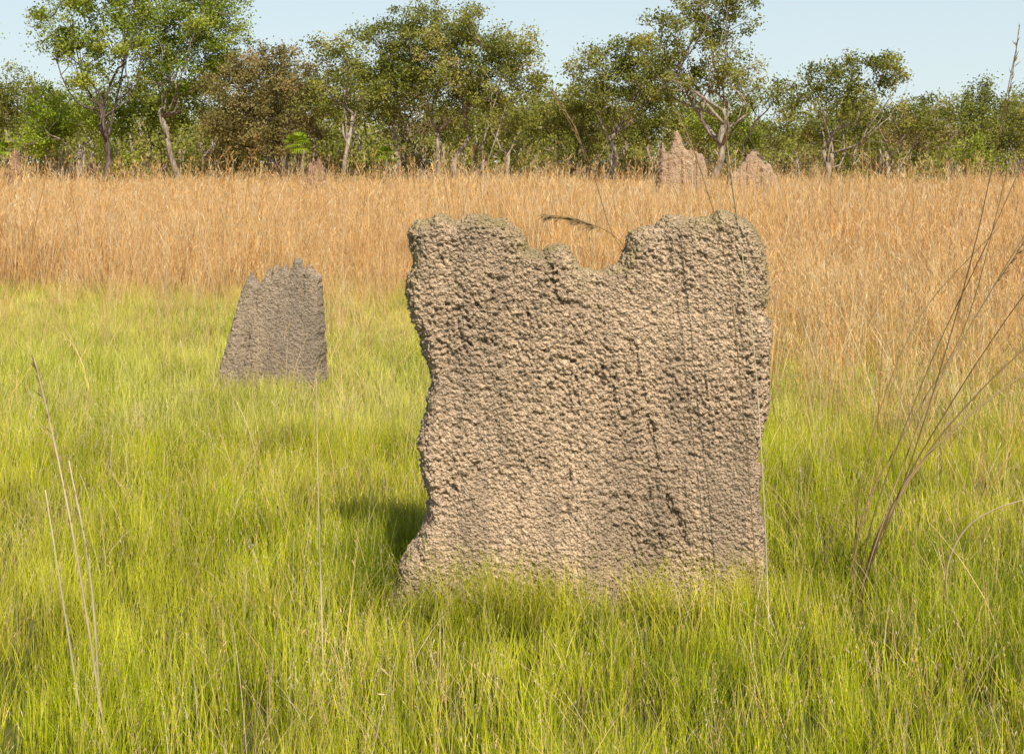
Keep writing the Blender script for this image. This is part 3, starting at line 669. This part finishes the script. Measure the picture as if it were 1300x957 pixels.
B, O_, W_, L_ = LEAF_BRIGHT, LEAF_OLIVE, LEAF_BROWN, LEAF_LIME
TREES = [
 ('tall bright green eucalypt with slender forked trunk', 58, -17.1, [(-18.7, 7.7, 1.4, 1.1), (-16.9, 8.5, 1.6, 1.1), (-17.9, 6.3, 1.2, .8), (-16.3, 6.7, 1.2, .9), (-19, 6.7, .9, .6), (-17.6, 5.1, 1.1, .7), (-15.9, 7.9, 1.0, .9)], B, BARK_DARK, .11, .45, 2.4, 1),
 ('tall leafy green eucalypt with rounded crown', 62, -14.0, [(-13.5, 8.0, 1.8, 1.2), (-15.0, 7.0, 1.3, 1.0), (-12.6, 7.0, 1.4, 1.0), (-13.8, 5.8, 1.7, .9), (-12.3, 8.1, 1.1, .9), (-14.6, 4.8, 1.3, .8), (-12.6, 5.4, 1.1, .8)], B, BARK, .12, .4, 2.6, 1),
 ('small olive green tree at the edge of the woodland', 64, -20.8, [(-21.0, 4.6, 1.2, .9), (-19.9, 4.0, 1, .8), (-22, 3.6, 1.2, .9)], O_, BARK, .09, .35, 2.4, 2),
 ('bright lime green young tree', 60, -19.4, [(-19.5, 3.5, 1.1, 1.1), (-18.9, 2.9, .9, .8), (-20.1, 2.6, .9, .8)], L_, BARK, .07, .3, 2.6, 1),
 ('low spreading green tree with thin leaning trunks', 63, -15.6, [(-15.7, 4.2, 1.5, 1.0), (-14.4, 3.6, 1.2, 1.0), (-16.8, 3.4, 1.1, .8)], B, BARK_DARK, .07, .35, 2.3, 2),
 ('dense rounded brownish green tree', 60, -10.6, [(-11.4, 4.5, 1.6, 1.4), (-9.6, 4.8, 1.6, 1.4), (-10.5, 5.3, 1.3, 1.0), (-10.4, 3, 2.2, 1.2), (-12.0, 3.0, 1.1, 1.0)], W_, BARK_DARK, .10, .3, 2.7, 2),
 ('sparse slender tree with open crown', 58, -7.2, [(-7.6, 6.5, .9, .6), (-7.1, 5.4, 1.1, .8), (-6.5, 4.2, 1.1, .9), (-7.8, 4.2, 1.1, .9)], O_, BARK, .09, .5, 2.0, 1),
 ('tall olive green tree with several pale trunks', 62, -5.0, [(-5.5, 6.1, 1.4, 1.3), (-4.2, 7.0, 1.6, 1.1), (-5.1, 4.6, 1.5, 1.1), (-4.0, 5.6, 1.4, .9)], O_, BARK, .11, .35, 2.6, 2),
 ('tall spreading olive tree with forked trunk', 60, -2.7, [(-2.6, 7.1, 1.7, 1.1), (-1.5, 6.2, 1.6, 1.1), (-3.2, 5.4, 1.5, 1.1), (-2.2, 4.6, 1.5, 1.0)], O_, BARK, .12, .35, 2.6, 2),
 ('olive green tree with twisted pale branches', 59, -0.7, [(-0.1, 6.4, 1.2, 1.0), (-0.6, 4.9, 1.4, 1.1), (0.4, 5.3, 1.1, 1.0), (-.2, 3.7, 1.2, .9)], O_, BARK, .11, .3, 2.4, 2),
 ('low dark green tree', 64, 2.3, [(2.5, 3.9, 1.0, .7), (1.5, 3.5, 1, .8), (3.0, 3.2, .9, .7)], O_, BARK_DARK, .08, .3, 2.3, 1),
 ('flat topped green tree with straight trunk', 61, 4.7, [(4.0, 5.8, 1.4, .7), (5.5, 5.3, 1.5, .9), (3.6, 4.8, 1.2, .7), (5.6, 6.5, 1.1, .5), (4.8, 4.2, 1.4, .8), (6.4, 4.6, 1.1, .8)], O_, BARK, .10, .45, 2.5, 1),
 ('tall leaning pale barked tree with open crown', 56, 8.5, [(7.0, 7.5, 1.5, .8), (8.4, 8.5, 1.6, .9), (6.3, 6.4, 1.3, .7), (8.9, 6.5, 1.1, .7), (7.4, 5.4, 1.4, .8), (9.0, 7.5, 1.0, .7), (9.3, 5.1, 1.1, .6), (6.6, 5.0, 1.0, .6)], O_, BARK, .14, .42, 2.0, 1),
 ('sparse open green tree with thin branches', 63, 10.3, [(9.9, 5.3, 1.1, .6), (10.9, 4.6, 1.1, .5), (9.4, 4.2, 1, .5), (11.6, 3.9, .9, .5)], O_, BARK_DARK, .08, .4, 1.7, 1),
 ('wide crowned tree with twisted open branches', 58, 13.1, [(12.5, 4.9, 1.2, .6), (14.2, 5.4, 1.4, .6), (15.7, 5.7, 1.3, .5), (13.2, 4.1, 1.2, .6), (16.2, 5.1, .9, .4), (14.6, 4.3, 1.2, .6)], O_, BARK, .12, .35, 2.1, 2),
 ('low olive tree with spreading crown', 62, 16.0, [(15.3, 3.9, 1.2, .6), (16.8, 3.6, 1.2, .6), (17.7, 3.2, 1.1, .6)], O_, BARK, .08, .35, 2.3, 1),
 ('small tree rising above the low woodland', 70, 19.8, [(19.9, 4.6, .7, .4), (19.4, 3.9, 1.1, .5), (20.8, 4.0, 1.2, .5), (18.6, 3.6, 1.0, .5)], O_, BARK_DARK, .08, .4, 2.3, 1),
 ('low dark green tree at the woodland edge', 64, 22.5, [(22.2, 3.9, 1.3, .7), (23.6, 3.6, 1.2, .7), (21.6, 3.2, 1.1, .6)], O_, BARK_DARK, .08, .35, 2.3, 1),
 ('tall green eucalypt at the end of the woodland', 64, -24, [(-24.0, 7.0, 1.6, 1.1), (-25, 5.4, 1.3, .9), (-23.2, 5.0, 1.2, .9)], B, BARK, .12, .4, 2.1, 1),
]
for i, (lab, D, x, ell, leaf, bark, r0, fork, dens, nst) in enumerate(TREES):
    make_tree('tree', lab, D, x, ell, leaf, bark, 200+i, r0=r0, fork=fork, dens=dens, nst=nst)
g = np.random.default_rng(77)
ROW = [(-22.6, 4.6, O_), (-18.2, 4.7, B), (-12.8, 5.0, O_), (-8.8, 5.2, O_), (-6.2, 5.4, O_), (-3.9, 4.8, W_), (-1.6, 4.7, O_), (1.0, 4.3, O_), (2.4, 4.6, O_), (3.6, 4.4, W_), (6.0, 4.4, O_), (7.6, 4.4, O_), (9.2, 4.0, B), (12.0, 3.8, O_), (14.4, 3.9, O_), (17.4, 3.8, W_), (20.5, 3.7, O_)]
for i, (x, h, leaf) in enumerate(ROW):
    ell = [(x+g.normal(0, .4), h-.6, g.uniform(1.0, 1.4), .7), (x-g.uniform(.6, 1.2), h*.70, 1.1, .65), (x+g.uniform(.6, 1.2), h*.72, 1.1, .65)]
    make_tree('tree', {O_: 'medium olive green bushy tree with rough crown', B: 'medium bright green bushy tree with rough crown', W_: 'medium brownish green bushy tree with rough crown'}[leaf],
              float(g.uniform(66, 72)), x, ell, leaf, BARK, 700+i, r0=.11, fork=.5, dens=2.1, nst=3, leafsize=.14, per=95)

g = np.random.default_rng(42)
labs = {0: ('olive green shrub at the foot of the trees', O_), 1: ('brownish shrub at the foot of the trees', W_), 2: ('bright green shrub at the foot of the trees', B)}
xs = np.linspace(-26, 26, 27)
for i, x in enumerate(xs):
    x = x+g.normal(0, .7); t = int(g.choice([0, 0, 1, 1, 2])); h = g.uniform(1.5, 2.9)
    ell = [(x, h-.5, g.uniform(.6, 1.0), .5), (x+g.normal(0, .6), h*.5, g.uniform(.6, 1.0), .6), (x+g.normal(0, .9), h*.62, .6, .5)]
    make_tree('shrub', labs[t][0], float(g.uniform(58, 66)), x, ell, labs[t][1], BARK, 400+i, r0=.05, fork=.3, dens=1.8, nst=3, cat='shrub', group='shrubs along the tree line', per=75, leafsize=.13)

def fan_palm(x, y, h, R, seed, label):
    g = random.Random(seed); e = add_obj('palm', None, label=label, category='palm', loc=(x, y, 0), group='small palms among the trees')
    V, F = [], []; tube(V, F, [Vector((0, 0, -.1)), Vector((.03, 0, h*.5)), Vector((0, 0, h))], [.09, .07, .06], 8)
    add_obj('trunk', mesh_from('trunk', [tuple(v) for v in V], F, True, mat=BARK_DARK), parent=e)
    V, F = [], []
    for i in range(26):
        az = g.uniform(0, 6.28); el = g.uniform(-.5, 1.3); d = Vector((math.cos(az)*math.cos(el), math.sin(az)*math.cos(el), math.sin(el)))
        c = Vector((0, 0, h))+d*R*.45; u = d.cross(Vector((0, 0, 1))).normalized()
        b = len(V); V += [Vector((0, 0, h)), Vector((0, 0, h+.02)), c]; F.append((b, b+1, b+2))
        for j in range(11):
            a = (j-5)/5*1.35; q = d*math.cos(a)+u*math.sin(a); n_ = d.cross(u)
            L = R*.6; s = q.cross(n_).normalized()*.025; b = len(V)
            V += [c, c+q*L*.5+s, c+q*L-Vector((0, 0, .12)), c+q*L*.5-s]; F.append((b, b+1, b+2, b+3))
    add_obj('crown', mesh_from('crown', [tuple(v) for v in V], F, False, {'tint': [g.uniform(0, .6) for _ in V]}, L_), parent=e)
fan_palm(-8.6, 57, 2.3, .65, 1, 'small bright green fan palm among dark shrubs')
fan_palm(-5.0, 56.5, 1.8, .55, 2, 'short lime green fan palm at the foot of trunks')
fan_palm(-19.9, 56, 2.0, .55, 4, 'short green fan palm near the woodland edge')

# far woodland mass
g = np.random.default_rng(5); C = []; R = []; V, F = [], []
for i in range(500):
    D = g.uniform(78, 150); x = g.uniform(-.46, .46)*D; h = (g.uniform(3.0, 5.4) if g.random() < .75 else g.uniform(5.4, 7.4))*(.72+D/340)
    if x/D > .1: h *= .85
    V0 = Vector((x, D, -.1)); tube(V, F, [V0, Vector((x+g.normal(0, .3), D, h*.5)), Vector((x+g.normal(0, .5), D, h*.9))], [.17, .14, .03], 4)
    for j in range(7):
        u = g.normal(0, 1, 3); u /= np.linalg.norm(u); u *= g.uniform(.2, 1)**.4
        C.append((x+u[0]*1.6, D+u[1]*1.6, h*.66+u[2]*h*.32)); R.append(g.uniform(.6, 1.1))
m1 = leaves_mesh('woodland', C, np.array(R), 60, .25, O_, g)
e = add_obj('distant_woodland', m1, kind='stuff', label='far mass of olive green savanna woodland', category='woodland')
add_obj('distant_trunks', mesh_from('distant_trunks', [tuple(v) for v in V], F, True, mat=BARK), kind='stuff', parent=e)

# ------------------------------------------------------------ light, sky, camera
EL, ROT = 47., 159.
w = bpy.data.worlds.new("World"); scene.world = w; w.use_nodes = True
nt = w.node_tree; bg = nt.nodes['Background']
sky = nt.nodes.new('ShaderNodeTexSky'); sky.sky_type = 'NISHITA'; sky.sun_disc = False
sky.sun_elevation = math.radians(EL); sky.sun_rotation = math.radians(ROT); sky.air_density = 1.0; sky.dust_density = .3; sky.ozone_density = 2.0
tc = nt.nodes.new('ShaderNodeTexCoord'); sp = nt.nodes.new('ShaderNodeSeparateXYZ'); nt.links.new(tc.outputs['Generated'], sp.inputs[0])
hz = ramp(nt, [(0, (.85,)*3), (.15, (.65,)*3), (.45, (0, 0, 0))]); nt.links.new(sp.outputs[2], hz.inputs[0])
c = mixc(nt, sky.outputs[0], (6.7, 7.8, 8.2), hz.outputs[0])
nt.links.new(c, bg.inputs[0]); bg.inputs[1].default_value = .11
sl = bpy.data.lights.new('sun', 'SUN'); sl.energy = 5.0; sl.angle = math.radians(.5); sl.color = (1, .94, .82)
so = bpy.data.objects.new('sun', sl); COL.objects.link(so)
dirv = Vector((math.sin(math.radians(ROT))*math.cos(math.radians(EL)), math.cos(math.radians(ROT))*math.cos(math.radians(EL)), math.sin(math.radians(EL))))
so.rotation_euler = (-dirv).to_track_quat('-Z', 'Y').to_euler(); so.location = (3, -3, 8)
cam = bpy.data.cameras.new('camera'); co = bpy.data.objects.new('camera', cam); COL.objects.link(co)
co.location = (0, 0, 1.6); co.rotation_euler = (math.radians(90), 0, 0); cam.lens = 50; cam.sensor_width = 36; cam.shift_y = -.2104
cam.clip_end = 3000; cam.clip_start = .1
scene.camera = co
scene.view_settings.view_transform = 'Standard'; scene.view_settings.look = 'None'; scene.view_settings.exposure = 0; scene.view_settings.gamma = 1
